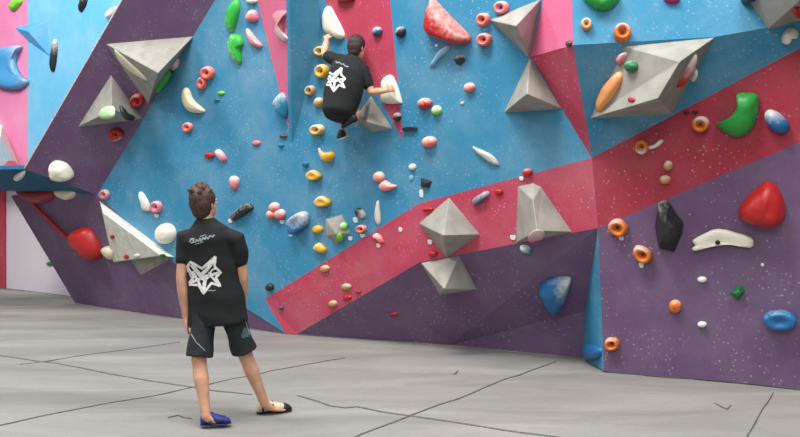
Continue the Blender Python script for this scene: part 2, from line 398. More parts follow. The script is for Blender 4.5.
def rtag(x, y, label, rx=1.8, ry=1.8):
    me, base, n = hold_mesh([(x-rx, y-ry), (x+rx, y-ry*.7), (x+rx*.8, y+ry), (x-rx*.8, y+ry*.8)], .012, 'flat')
    me.name = 'route_tag'; o = link('route_tag', me, TAGM); o.location = base; tag(o, label, 'tag', 'small white route tags')

UPC = (-.1, -1, .42)     # chalk on the upper side
# far left wall
hold([(8, 7), (12, 11), (17, 7), (21, 1), (18, -4), (12, 2)], .12, 'lime', 'bright green elongated hold in the top left corner')
hold([(-10, 56), (0, 49), (20, 46), (15, 55), (15, 66), (20, 76), (27, 81), (20, 88), (8, 89), (-5, 84), (-12, 70)], .16, 'sky', 'large blue crescent hold on the pink stripe at the left edge', 'ledge', (.9, -.6, .12))
hold([(53, 39), (56, 43), (55.5, 57), (53, 71), (50, 69), (51, 54)], .1, 'black', 'long thin black hold right of the light blue volume', 'dome', (0, -1, .15))
hold([(81, -5), (86, -3), (84.5, 5), (80, 12), (78.5, 9), (81, 3)], .1, 'black', 'short dark hold at the top edge of the far light blue wall', 'dome', (0, -1, .1))
hold([(118, 6), (114, 15), (107, 19.5), (105.5, 16), (110, 9)], .12, 'white', 'small white hold beside the top of the slanting purple panel')
hold([(3, 161), (14, 162), (20, 169), (8, 172)], .12, 'red', 'red hold under the white wedge volume at the left edge')
# slanting purple panel and its volumes
hold([(114, 51), (116.5, 51.5), (130, 63.5), (146, 79), (143, 80), (129, 71.5), (118, 60)], .03, 'cream', 'long thin cream hold along the left edge of the upper grey pyramid')
hold([(170, 60), (177, 58), (178.5, 66), (173, 71), (168, 68)], .09, 'pink', 'pink chalky hold at the right edge of the upper grey pyramid', 'dome', (1, -.5, .5), under=(175, 66))
hold([(158, 77), (168, 71), (169.5, 79), (158.5, 93), (154, 89)], .08, 'green', 'green hold below the tip of the upper grey pyramid', under=(164, 78))
hold(E(137, 100.5, 7, 6.3), .1, 'red', 'round red hold between the two grey pyramids', 'donut', (-.3, -1, .05))
hold(E(115.5, 135, 7.5, 6), .1, 'red', 'red hold with a pale rim under the lower grey pyramid', 'donut', (.3, 1, .12))
hold([(120.5, 105), (124, 109), (128, 114.5), (135, 117), (134, 120), (126, 119), (121, 111)], .05, 'black', 'curved black hold on the lower grey pyramid')
hold([(100, 110), (107, 106), (113, 107), (113, 116), (105, 119), (99, 117)], .05, 'pgreen', 'pale green chalky hold on the lower grey pyramid', 'dome', (.2, -1, .4))
hold([(49, 165), (55, 162.5), (65, 166), (71.5, 175), (70, 180), (60, 182), (51, 179), (48.5, 171)], .2, 'bone', 'large egg-shaped white hold low on the slanting purple panel')
hold([(54, 191), (73, 191), (72, 198), (65, 200), (57, 196)], .12, 'cream', 'cream hold just below the dark blue fold')
hold([(13, 179), (17, 175), (25, 172), (24, 177), (17, 181)], .08, 'white', 'white flake hold on the dark blue fold, left')
hold([(15, 188), (30, 189), (48, 192), (50, 200), (40, 204), (30, 202), (20, 197)], .18, 'darkred', 'dark red hold tucked below the dark blue fold')
cr = hold([(70, 232), (81, 229), (88, 234), (96, 249), (97, 258), (90, 261), (80, 250), (71.5, 245), (69, 237)], .3, 'red', 'large red hold with a long thin bar on the lower purple panel')
_b = bar('bar', W(33, 204, .12)-cr.location, W(71, 241, .14)-cr.location, .022, plastic('red_hold_plastic', COL['red']), None)
_b.parent = cr
hold([(101, 249), (107, 247), (112.5, 253), (111, 260), (104, 255)], .12, 'cream', 'beige hold against the left edge of the pale wedge volume')
hold(E(50, 263.5, 4, 2.2), .05, 'dgreen', 'tiny green hold near the left edge of the lower purple panel')
hold(E(112, 237, 2, 2.2), .03, 'red', 'tiny red hold on the left of the pale wedge volume')
hold(E(126, 257, 2.5, 2), .03, 'red', 'tiny red hold near the bottom edge of the pale wedge volume')
hold(E(136.5, 256, 3, 2), .03, 'white', 'tiny white hold near the bottom edge of the pale wedge volume')
hold(E(162.5, 256.5, 3.5, 1.8), .03, 'green', 'tiny green hold at the right tip of the pale wedge volume')
hold(E(164, 234, 9.3, 10.3), .16, 'bone', 'large round white hold beside the pale wedge volume', 'dome', None, (0, 0), True)
hold(E(104, 194.5, 4.6, 5), .06, 'pink', 'pink hold with a white rim at the meeting corner of the purple panels', 'donut', (.3, -1, .25))
# blue wall, left part
hold([(138, 193), (142, 193), (148, 203), (148.5, 211), (142.5, 210), (141, 203)], .07, 'white', 'slim white hold left of a red ring hold, low on the blue wall')
hold(E(155.8, 207, 5.6, 6), .07, 'pink', 'pink ring hold beside the slim white hold', 'donut', (0, -1, .15)); rtag(156.5, 215.5, 'white route tag under the pink ring hold at the left of the blue wall')
hold([(183.5, 88), (187.5, 90), (192, 100), (203, 110), (200, 113), (189, 112), (183, 104.5), (181, 95)], .1, 'cream', 'pale yellow banana-shaped hold on the blue wall')
hold(E(187.3, 127.3, 4.8, 5), .06, 'salmon', 'round salmon hold below the banana-shaped hold', 'donut', (0, -1, .2))
hold(E(207, 73, 6.4, 6.6), .08, 'salmon', 'larger of two salmon holds side by side right of the upper grey pyramid', 'donut', (0, -1, .1))
hold(E(201.5, 83, 4.3, 6), .07, 'salmon', 'smaller of two salmon holds side by side right of the upper grey pyramid', 'donut', (0, -1, .1))
hold(E(221, 93, 3.5, 1.8), .03, 'lime', 'tiny bright green hold below the green leaf holds')
hold(E(216.5, 100, 3, 1.3), .03, 'teal', 'tiny dark hold below the tiny bright green one')
hold([(235, -1), (238.5, 6.5), (236.5, 18), (232, 31), (228, 31), (225, 23), (227, 8)], .1, 'leaf', 'upper of the two long green holds near the top of the blue wall', 'dome', (-.8, .3, .1))
hold([(231, 33.5), (239, 36), (242, 44), (239, 49), (240, 63), (235, 62.5), (228, 52), (228, 39)], .1, 'leaf', 'lower of the two long green holds near the top of the blue wall', 'dome', (-.8, .2, .2))
hold([(245, 18), (249, 10.5), (254, 10.5), (257, 16), (256, 21), (248, 21.5)], .09, 'pink', 'pink and white hold beside the upper green hold', 'dome', (-.5, -1, .35))
hold([(245.5, 30), (248, 29), (254, 37), (261, 45), (258.5, 48), (250, 44)], .08, 'pink', 'slanting pink hold beside the pink rib', 'dome', (.7, -1, .45))
hold(E(251, 1, 5, 2.5), .07, 'cream', 'pale hold cut by the top edge left of the pink rib')
hold([(272, 15), (276, 11), (284, 11), (284.5, 15.5), (280, 17), (281, 31), (287, 38), (284, 41.5), (278, 37), (275, 31), (276.5, 18)], .07, 'pink', 'hook-shaped pink and white hold on the pink rib', 'dome', (0, 1, .5))
hold([(273, 102), (278, 94), (284.5, 92.5), (289, 99), (289, 112), (284.5, 119.5), (279.5, 114), (275.5, 107)], .14, 'teal', 'round blue chalk-topped hold at the lower tip of the pink rib', 'dome', (-.8, -.9, .3))
hold(E(283, 136, 4, 1.5), .04, 'brown', 'tiny brown hold below the round blue hold at the rib tip')
hold(E(256, 143, 4, 2.6), .04, 'pink', 'tiny pink hold left of the rib tip')
hold(E(280.5, 145.5, 2.6, 2.3), .04, 'teal', 'tiny teal hold just below the rib tip')
hold(E(305, 164, 3.2, 3), .05, 'teal', 'small teal hold left of the crescent yellow hold')
hold(E(209, 155.5, 5, 3.2), .05, 'red', 'small red oval hold above the head of the standing climber')
hold([(214.5, 151), (219.5, 150), (225.5, 158), (223.5, 162), (219.5, 159.5)], .07, 'pink', 'pink and white hold right of the small red oval hold', 'dome', (-.6, -.8, .45))
hold([(229, 179), (232.5, 176), (238, 179), (236.5, 189), (232, 189.5)], .07, 'pink', 'upright pink hold right of the head of the standing climber', 'dome', (0, -1, .4))
hold([(230, 215), (244.5, 203.5), (249.5, 205), (251, 210), (234, 221), (230, 219)], .1, 'black', 'dark slanted log-shaped hold beside the shoulder of the standing climber', 'dome', (-.5, -.8, .25)); rtag(230.5, 221, 'white route tag under the dark log-shaped hold')
cluster([(273.5, 207.5, 5), (270.8, 214.5, 4.6), (279.2, 214.5, 5.2)], .09, 'salmon', 'cluster of three pink balls on the lower blue wall', (0, -1, .4)); rtag(282, 222, 'white route tag under the cluster of three pink balls')
hold([(289, 220), (300, 212), (306.5, 214.5), (306.5, 225), (293.5, 234.5), (289, 228)], .14, 'blue', 'chalk-topped blue block hold right of the three pink balls', 'ledge', (0, -1, .42)); rtag(291, 234.5, 'white route tag under the chalk-topped blue block hold')
# yellow route
hold(E(321, 51, 6.3, 5), .1, 'yellow', 'yellow hold level with the shoulder of the climber on the wall', 'donut', (-.4, -1, .3))
hold(E(321.5, 71, 6, 7), .1, 'yellow', 'yellow hold second from the top in the yellow route', 'donut', (-.5, -1, .25))
hold(E(310, 90.5, 4.6, 5), .08, 'tan', 'small tan round hold left of the hanging climber', 'donut', (-.3, -1, .3))
hold(E(318, 102.5, 4.3, 5), .08, 'tan', 'small tan hold partly behind the hanging climber', 'dome', (-.4, -1, .3))
hold(E(316.8, 129.7, 6.3, 5.3), .1, 'yellow', 'yellow hold with chalky top just below the hanging climber', 'donut', (0, -1, .42))
hold([(318, 148), (322, 153), (331, 152), (333, 158), (327, 162.5), (321, 159)], .09, 'yellow', 'crescent yellow hold with a chalked left tip', 'dome', (-1, -.6, .35))
hold([(307, 174), (313, 170), (321, 176), (315, 180), (309, 178.5)], .09, 'yellow', 'pointed yellow hold under the crescent one', 'ledge', (-.2, -1, .2))
hold([(315, 201), (321, 196), (329.5, 201), (328, 205.5), (318, 206)], .09, 'yellow', 'yellow hold above the small grey volume', 'ledge', (-.3, -1, .25))
hold(E(317, 229.5, 5, 4), .07, 'yellow', 'small yellow hold left of the small grey volume', 'dome', (-.4, -.4, .15))
hold([(313, 247), (318, 243), (325.5, 249), (323, 253.5), (315, 251)], .08, 'yellow', 'lowest yellow hold still on the blue paint', 'dome', (-.4, -.8, .2))
hold(E(324.5, 269, 4.8, 3.6), .06, 'tan', 'uppermost yellow hold on the lower pink band', 'dome', (0, -1, .2))
hold(E(346, 287, 5, 3.6), .06, 'tan', 'yellow hold on the lower pink band above a tiny red hold', 'dome', (0, -1, .25))
hold(E(332.5, 304, 4.3, 3.5), .06, 'tan', 'lowest yellow hold on the pink band', 'dome', (0, -1, .15))
hold(E(346.5, 297.5, 4.5, 2.8), .05, 'red', 'tiny red hold under a yellow one on the lower pink band')
hold(E(358, 292, 2.5, 1.5), .04, 'darkred', 'tiny dark red hold at the lower edge of the pink band')
hold(E(393.5, 314.5, 4, 2), .04, 'darkred', 'tiny red hold on the dark purple undercut')
hold(E(269, 287.5, 3.8, 3.8), .07, 'black', 'small black ball hold above the pointed end of the pink band')
hold(E(281, 308, 2, 2), .05, 'navy', 'tiny dark hold near the pointed end of the pink band')
hold(E(344, 226, 4.2, 4), .06, 'lime', 'upper lime hold on the small grey volume', 'dome', (-.4, -1, .35))
hold(E(340, 238, 3.4, 3.6), .06, 'lime', 'lower lime hold on the small grey volume'); rtag(350.3, 238.5, 'white route tag beside the lime holds')
hold(E(359.5, 213.5, 3.8, 6, -38), .08, 'black', 'black and white striped hold above the pink band', 'dome', (1, .2, .3)); rtag(355.5, 220, 'white route tag below the black and white striped hold', 2.2, 2.4)
hold(E(361, 229, 5, 4), .06, 'salmon', 'salmon ring hold just above the pink band', 'donut', (0, -1, .2)); rtag(362.5, 235.5, 'white route tag under the salmon ring hold')
hold([(372, 236), (376, 233.5), (381, 237), (383.5, 242.5), (380.5, 243.5), (377, 239)], .06, 'salmon', 'curved salmon hold on the pink band left of the diamond-shaped volume', 'dome', (-.3, -1, .4)); rtag(378.5, 245.5, 'white route tag under the curved salmon hold')
hold([(376, 203), (378.5, 202), (380, 222), (376.5, 224), (374.5, 215)], .04, 'white', 'upright white chalked sliver hold above the pink band')
rtag(400.5, 229.5, 'small pinkish tag alone on the pink band', 1.6, 2); rtag(430, 242, 'white route tag at the left of the diamond-shaped volume', 2, 2.2)
hold(E(427.5, 209, 5.5, 2), .04, 'red', 'thin red hold at the upper edge of the pink band')
hold(E(432.5, 254, 4.5, 3.4), .05, 'red', 'small red hold in the gap left of the two joined grey volumes on the band')
# middle blue wall
hold(E(378, 177.3, 5.4, 5.6), .08, 'salmon', 'upper left ball of a pink pair in mid wall', 'dome', (0, -1, .5))
hold([(379, 184), (384, 180.5), (390, 184), (396, 186), (391, 190), (384, 191.5), (379, 189)], .08, 'salmon', 'lower right pink hold of the pair in mid wall', 'dome', (0, -1, .45))
hold(E(428.5, 142, 7, 5.6), .09, 'salmon', 'pink and white hold in mid wall right of the tip of the pink stripe', 'dome', (-.2, -1, .4))
hold(E(412, 167, 3.6, 3.2), .05, 'white', 'small white hold above a black block hold'); hold(E(411, 178, 2.2, 3), .02, 'paleblue', 'faint pale hold under the small white one')
hold([(420, 178), (431, 181.5), (429, 188), (420, 187)], .06, 'black', 'small black block hold in mid wall', 'facet'); rtag(421.5, 193.5, 'long white tag under the small black block hold', 1.8, 3.6)
hold(E(376.5, 31.5, 4.8, 4.8), .07, 'navy', 'blue-grey hold on the pink stripe right of the head of the hanging climber', 'dome', (-.3, -1, .35))
hold(E(400, 32, 4.8, 5.6, 20), .08, 'black', 'black hold right of the pink stripe near the top', 'dome', (-.6, -1, .25))
hold(E(345, -1, 9, 3), .08, 'darkred', 'dark red hold cut by the top edge above the climber')
hold([(430, -2), (435, 3), (448, 17), (465, 34), (467.5, 40), (462, 44.5), (450, 43.5), (437, 39), (426, 33), (423, 24), (425.5, 8)], .22, 'red', 'large wedge-shaped red hold chalked along its face, top middle', 'dome', (.75, -.8, .24), (-3, 4))
hold(E(483, 19.5, 6.3, 6.6), .09, 'salmon', 'left ring of the three salmon rings at the top middle', 'donut', (0, -1, .12))
hold(E(484, 39.5, 7, 6.6), .09, 'salmon', 'lowest ring of the three salmon rings at the top middle', 'donut', (0, -1, .12))
hold(E(501, 7.5, 7, 6.6), .08, 'pink', 'pinkest, highest ring of the three salmon rings at the top middle', 'donut', (0, -1, .15))
hold([(453, 59), (455, 55), (459, 54), (463.5, 56), (464, 61), (460, 65), (455, 64)], .08, 'black', 'black knobbly hold below the large red wedge hold', 'facet', (0, -1, .2))
hold([(429, 66), (434, 58), (438, 51), (449, 45), (447, 52), (440, 58), (433, 66)], .05, 'paleblue', 'pale slanting chalky hold below the large red wedge hold', 'dome', (0, -1, .1))
hold(E(436.5, 45.5, 1.7, 1.7), .02, 'white', 'tiny white dot hold under the red wedge hold')
hold(E(469, 87.5, 5.4, 4.8), .07, 'salmon', 'lone pinkish hold in the upper middle of the blue wall', 'dome', (-.2, -1, .42))
hold(E(424, 103.5, 7, 5.6), .09, 'red', 'red and white hold touching a lime one', 'dome', (-.2, -1, .36))
hold(E(436, 110.5, 4.8, 5), .07, 'lime', 'lime and white hold touching a red one', 'dome', (.1, -1, .5))
hold([(404, 127.5), (415.5, 127.3), (415.8, 130.4), (404, 130.6)], .04, 'black', 'thin black bar hold at the tip of the pink stripe', 'flat')
hold(E(396.5, 117, 4, 4.2), .07, 'black', 'black and white hold near the tip of the pink stripe', 'dome', (0, -1, .3))
hold([(472, 146.5), (476.5, 148), (488, 153), (494.5, 158), (498.8, 165), (494.5, 165.8), (486, 160.5), (475, 152)], .05, 'grey', 'grey and white blade-shaped hold in mid wall', 'dome', (.6, -1, .5))
hold(E(527, 172.5, 5.2, 4), .06, 'red', 'small red hold just above the pink band left of the pink rib tip', 'dome', (-.2, -1, .15)); rtag(521.5, 178.5, 'white tag left under the small red hold above the band')
hold([(472, 200), (485, 191.5), (488.5, 196), (475.5, 205.5)], .07, 'navy', 'grey-blue log-shaped hold on the pink band', 'dome', (-.4, -1, .42))
hold(E(498.5, 192, 4.3, 3), .04, 'red', 'small red hold on the pink band between the log-shaped hold and the tall volume')
hold(E(462, 103, 1.6, 1.6), .02, 'white', 'tiny white speck hold left below the lone pinkish hold')
# white holds gripped by the climber
hold([(323, 10), (328, 6), (333, 13), (343, 34), (339, 39.5), (333, 37), (325, 33), (322, 24)], .1, 'bone', 'large white wedge hold gripped by the left hand of the hanging climber')
hold([(381, 80), (388, 75), (393.5, 80), (400.5, 101), (398, 103.5), (381.5, 102.5), (380.5, 88)], .1, 'bone', 'large white wedge hold gripped by the right hand of the hanging climber')
# joined volumes
hold(E(523.5, 103.5, 5.6, 5), .06, 'salmon', 'pale ring hold under the lower of the two joined grey volumes', 'donut', (0, -1, .35), under=(524, 108))
hold([(528.5, 237), (535, 231.5), (544, 232.5), (543.5, 238.5), (533, 243), (528, 241.5)], .035, 'pink', 'pink and white hold at the lower edge of the tall grey volume', 'dome', (-.2, -1, .55))
hold([(520, 246.5), (527, 246.5), (532, 252), (529, 254.5), (521, 250.5)], .07, 'teal', 'small teal and white hold under the tall grey volume', 'dome', (-.3, -1, .5)); rtag(513, 237.5, 'white route tag left of the foot of the tall grey volume', 2.4, 2.2)
hold([(539, 291), (549, 283), (568, 281.5), (569.5, 288), (562.5, 308), (555.5, 315), (548.5, 312), (541, 300)], .2, 'blue', 'large blue wedge hold chalked on its right, on the purple undercut', 'dome', (1.7, -.3, .08))
# right side
hold([(583, -6), (618, -6), (615.5, 4), (603, 9.7), (592, 6)], .14, 'green', 'bright green hold cut by the top edge right of the pink rib')
hold(E(586.5, 24, 5.6, 6), .07, 'peach', 'small pale ring hold right of the pink rib', 'donut', (-.2, -1, .3))
hold(E(622.5, 32.5, 9, 9.2), .12, 'orange', 'orange ring hold above the largest grey volume', 'donut', (0, -1, .12))
hold(E(568.5, 43.5, 2.5, 3.6, 30), .04, 'brown', 'tiny brown hold on the fold of the pink rib')
hold([(616, 72), (620.5, 76), (618.5, 85), (610, 99), (600, 110.5), (596, 110), (595.5, 102), (603, 86)], .07, 'peach', 'long orange and pink hold down the left edge of the largest grey volume', 'dome', (-.4, -.7, .2))
hold([(616.5, 60), (621, 53.5), (625, 53), (622, 62), (618.5, 64.5)], .06, 'pink', 'small pink hold at the upper left corner of the largest grey volume', 'dome', (0, -1, .4))
hold(E(630, 66.5, 6, 5.8), .08, 'dgreen', 'small green hold on the largest grey volume', 'dome', (-.3, -1, .1))
hold(E(631, 99.5, 3.6, 2.3), .03, 'red', 'tiny red hold near the bottom rim of the largest grey volume')
hold([(692, 54), (697.5, 58), (694, 72), (684, 86), (673, 89), (666, 84), (676, 70)], .1, 'red', 'red and pink hold under the right rim of the largest grey volume', 'dome', (.5, -1, .36), under=(686, 74))
hold([(691, 76), (695, 70), (698, 72), (696.5, 79), (692, 82)], .06, 'cream', 'small cream hold right of the red and pink one', under=(688, 78))
hold(E(672, -1, 8.5, 3.4), .07, 'magenta', 'dark magenta hold cut by the top edge right of centre')
hold(E(748, -1, 7, 4.5), .07, 'black', 'black hold cut by the top edge beside the corner volume')
hold(E(798, 13, 5.5, 3.2), .07, 'red', 'red hold at the right edge on the corner volume')
hold([(782, 42), (785, 32.5), (792, 28.5), (798.5, 32), (798, 37), (792, 36), (789.5, 43), (785.5, 45)], .09, 'white', 'white hook-shaped hold below the corner volume', 'dome', (-.3, -1, .3))
hold(E(686, 113, 2.8, 1.3), .03, 'black', 'left one of two tiny black holds above the chalky orange ring')
hold(E(695, 112.3, 3, 1.5), .03, 'black', 'right one of two tiny black holds above the chalky orange ring')
hold(E(700.5, 124.3, 9, 8), .11, 'orange', 'chalky orange ring hold left of the green boomerang hold', 'donut', (.3, -1, .25))
hold([(736.6, 94), (746, 93), (754.5, 94), (758.8, 100), (757, 116), (751, 130), (740, 137), (727, 134.5), (715.5, 124.5), (723.6, 120.6), (732, 115), (736.6, 106)], .16, 'green', 'big green boomerang-shaped hold on the crimson band', 'dome', (-.7, -.5, -.02))
hold([(764, 115), (770, 110), (781, 114.5), (789.5, 125.5), (786, 133), (777, 133), (767.5, 126)], .14, 'blue', 'blue and white egg-shaped hold on the crimson band', 'dome', (-.2, -1.3, .22))
hold(E(641.7, 147, 6.6, 7.6), .1, 'orange', 'orange hold with a white sliver beside it on the crimson band', 'donut', (0, 1, .3))
hold([(648, 146.5), (654, 144.5), (660.5, 139.5), (663, 142), (657, 147.5), (649, 149.5)], .05, 'white', 'white sliver hold beside the orange hold on the crimson band')
hold(E(668, 166, 4.8, 5), .07, 'tan', 'upper of two small tan holds on the crimson band', 'dome', (-.3, -1, .25))
hold(E(665, 180, 5.6, 4.6), .07, 'tan', 'lower of two small tan holds on the crimson band', 'dome', (-.3, -1, .25))
hold([(608, 226), (612, 220.5), (619, 219.5), (625, 223.5), (628, 229), (623, 236.5), (616, 235.8), (610, 231.5)], .11, 'orange', 'orange pocket hold nearest the left corner of the right purple wall', 'donut', (-.4, -1, .12)); rtag(621.3, 238, 'white route tag under the orange hold nearest the left corner', 2.2, 2.2)
hold([(633, 252), (636, 246), (644, 247.5), (650.5, 252), (652, 258.5), (646, 263.5), (638, 261)], .11, 'orange', 'orange pocket hold left of the black hold', 'donut', (-.1, -1, .15)); rtag(641.5, 265, 'white route tag under the orange hold beside the black hold', 2.2, 2.6)
hold([(656.6, 205), (663, 201.5), (668, 204), (674.5, 214.5), (682, 224), (681, 234), (673, 253.5), (658, 249.5), (656, 242), (654, 227.5)], .24, 'black', 'big faceted black hold on the right purple wall', 'facet', (-1, -1, -.15), (1, 0))
hold([(693, 240), (706, 233), (718, 229), (735, 232.5), (751, 237.6), (753.5, 243), (751, 247.3), (738, 245), (724, 244.5), (708, 247.3), (694, 250.7), (692.3, 248), (695.5, 245.5), (693.6, 243)], .07, 'bone', 'flat bone-white wing-shaped hold on the right purple wall', 'ledge', None, (0, 0), True)
hold([(738, 212), (746, 199), (757, 189), (766, 183), (774, 185.5), (781, 196), (785, 209), (784, 220), (775.6, 227.7), (761, 228), (743, 221.5)], .26, 'red', 'biggest red rounded hold near the right edge', 'dome', None, (0, 5))
hold(E(702, 279.8, 4.8, 3), .05, 'white', 'upper of two small white holds low on the right purple wall')
hold(E(702, 324.7, 4.8, 3), .05, 'white', 'lower of two small white holds low on the right purple wall')
hold([(729.3, 293), (736, 288), (741.5, 285.8), (745, 291.7), (738, 301.5)], .08, 'dgreen', 'small dark green triangular hold low on the right purple wall', 'facet')
hold(E(675, 307, 6.6, 6.6), .08, 'orange', 'small round orange hold low on the right purple wall', 'dome', (0, -1, 0), (0, 0), True)
hold([(763, 318), (770, 312), (786, 311.5), (796.5, 318), (794, 326), (783, 329), (769, 327.5)], .14, 'blue', 'blue rounded block hold at the lower right edge', 'ledge', (-.2, -1, -.02))
hold([(604.5, 343), (608, 338.5), (616, 339), (619, 343.5), (617, 349), (607, 350)], .09, 'orange', 'lowest orange hold near the blue side face', 'donut', (-.4, -1, .1))
hold([(582, 349), (587, 343), (597, 345.5), (599.5, 353), (595.5, 359), (586, 358.5)], .1, 'blue', 'blue rounded hold at the foot of the blue side face')
hold(E(762.5, 265, 1.8, 1.8), .02, 'white', 'tiny white dot hold low right of the wing-shaped hold')

# ------------------------------------------------------------------ people
def ringed(bm, rings, seg=14):
    """rings: (centre, axis vector u, axis vector v)"""
    rows = []
    for c, u, v in rings: rows.append([bm.verts.new(c+u*math.cos(t)+v*math.sin(t)) for t in [2*math.pi*k/seg for k in range(seg)]])
    for a, b in zip(rows, rows[1:]):
        for k in range(seg): bm.faces.new((a[k], a[(k+1) % seg], b[(k+1) % seg], b[k]))
    bm.faces.new(rows[0][::-1]); bm.faces.new(rows[-1])
def limb(bm, pts, cap=True):
    """pts: (point, radius) joined as one tapered limb with rounded ends"""
    rings = []; n = len(pts)
    for i, (p, r) in enumerate(pts):
        t = (pts[min(i+1, n-1)][0]-pts[max(i-1, 0)][0]).normalized(); u = t.orthogonal().normalized()
        if rings: u = (rings[-1][1].normalized()-t*rings[-1][1].normalized().dot(t)).normalized()
        v = t.cross(u)
        if i == 0 and cap: rings += [(p-t*r*.95, u*r*.3, v*r*.3), (p-t*r*.7, u*r*.72, v*r*.72), (p-t*r*.35, u*r*.94, v*r*.94)]
        rings.append((p, u*r, v*r))
        if i == n-1 and cap: rings += [(p+t*r*.35, u*r*.94, v*r*.94), (p+t*r*.7, u*r*.72, v*r*.72), (p+t*r*.95, u*r*.3, v*r*.3)]
    ringed(bm, rings)
def blob(bm, c, ax, ay, az, seg=16):
    rings = []
    for k in range(1, 12):
        t = math.pi*k/12; rings.append((c-az*math.cos(t), ax*math.sin(t), ay*math.sin(t)))
    ringed(bm, rings, seg)
def fuse(name, bm, voxel, smooth, mat, parent, origin):
    bmesh.ops.recalc_face_normals(bm, faces=bm.faces)
    me = bpy.data.meshes.new(name); bm.to_mesh(me); bm.free(); me.transform(Matrix.Translation(-origin))
    t = bpy.data.objects.new('tmp', me); C.objects.link(t)
    r = t.modifiers.new('r', 'REMESH'); r.mode = 'VOXEL'; r.voxel_size = voxel
    if smooth: s = t.modifiers.new('s', 'SMOOTH'); s.factor = .5; s.iterations = smooth
    bpy.context.view_layer.update()
    dg = bpy.context.evaluated_depsgraph_get(); res = bpy.data.meshes.new_from_object(t.evaluated_get(dg))
    bpy.data.objects.remove(t); res.name = name
    for p in res.polygons: p.use_smooth = True
    res.materials.clear(); o = bpy.data.objects.new(name, res); C.objects.link(o); res.materials.append(mat)
    if parent is not None: o.parent = parent
    return o
SKIN = simple('skin', (202, 152, 124), .6, .05, 12, .03); SKIN2 = simple('skin_lighter', (214, 160, 130), .6, .05, 12, .03)
SHIRT = simple('black_cotton', (16, 19, 22), .9, .15, 14, .35); SHORTS = simple('dark_shorts', (25, 33, 38), .8, .12, 16, .3)
HAIR = simple('brown_hair', (84, 56, 40), .6, .25, 90, .8); HAIR2 = simple('dark_brown_hair', (58, 40, 32), .6, .25, 90, .8)
PRINT = simple('white_print', (214, 214, 210), .8, .08, 60); EYE = simple('eye_white', (225, 222, 215), .3, .02); TEALM = simple('teal_panel', (66, 106, 118), .8, .1)
PIPING = simple('grey_piping', (140, 150, 152), .8, .1)
def mid(a, b, t): return a.lerp(b, t)
def hand(bm, wrist, d, nrm, thumb, s=1., curl=.35):
    """d: finger direction, nrm: back of the hand, thumb: side of the thumb"""
    d = d.normalized(); nrm = (nrm-d*nrm.dot(d)).normalized(); th = (thumb-d*thumb.dot(d)-nrm*thumb.dot(nrm)).normalized()
    ringed(bm, [(wrist-d*.02*s, th*.026*s, nrm*.02*s), (wrist+d*.015*s, th*.03*s, nrm*.018*s), (wrist+d*.05*s, th*.04*s, nrm*.016*s), (wrist+d*.09*s, th*.042*s, nrm*.014*s), (wrist+d*.1*s, th*.036*s, nrm*.01*s)])
    for k, (o, L) in enumerate(((.033, .072), (.011, .082), (-.011, .076), (-.032, .06))):
        p = wrist+d*.09*s+th*o*s; dirn = (d+th*o*3.4).normalized(); ang = 0; pts = [(p-d*.02*s, .0092*s), (p, .0095*s)]
        for j, fr in enumerate((.45, .3, .25)):
            ang += curl*(.8+.5*j); dd = dirn*math.cos(ang)-nrm*math.sin(ang); p = p+dd*L*fr*s; pts.append((p, (.009-.0008*(j+1))*s))
        limb(bm, pts)
    p = wrist+d*.025*s+th*.026*s; dd = (d*.75+th*.75-nrm*.3).normalized(); p2 = p+dd*.042*s; p3 = p2+(d*.95+th*.15-nrm*.35*(1+curl)).normalized()*.032*s
    limb(bm, [(p-dd*.01, .015*s), (p2, .0115*s), (p3, .0095*s)])
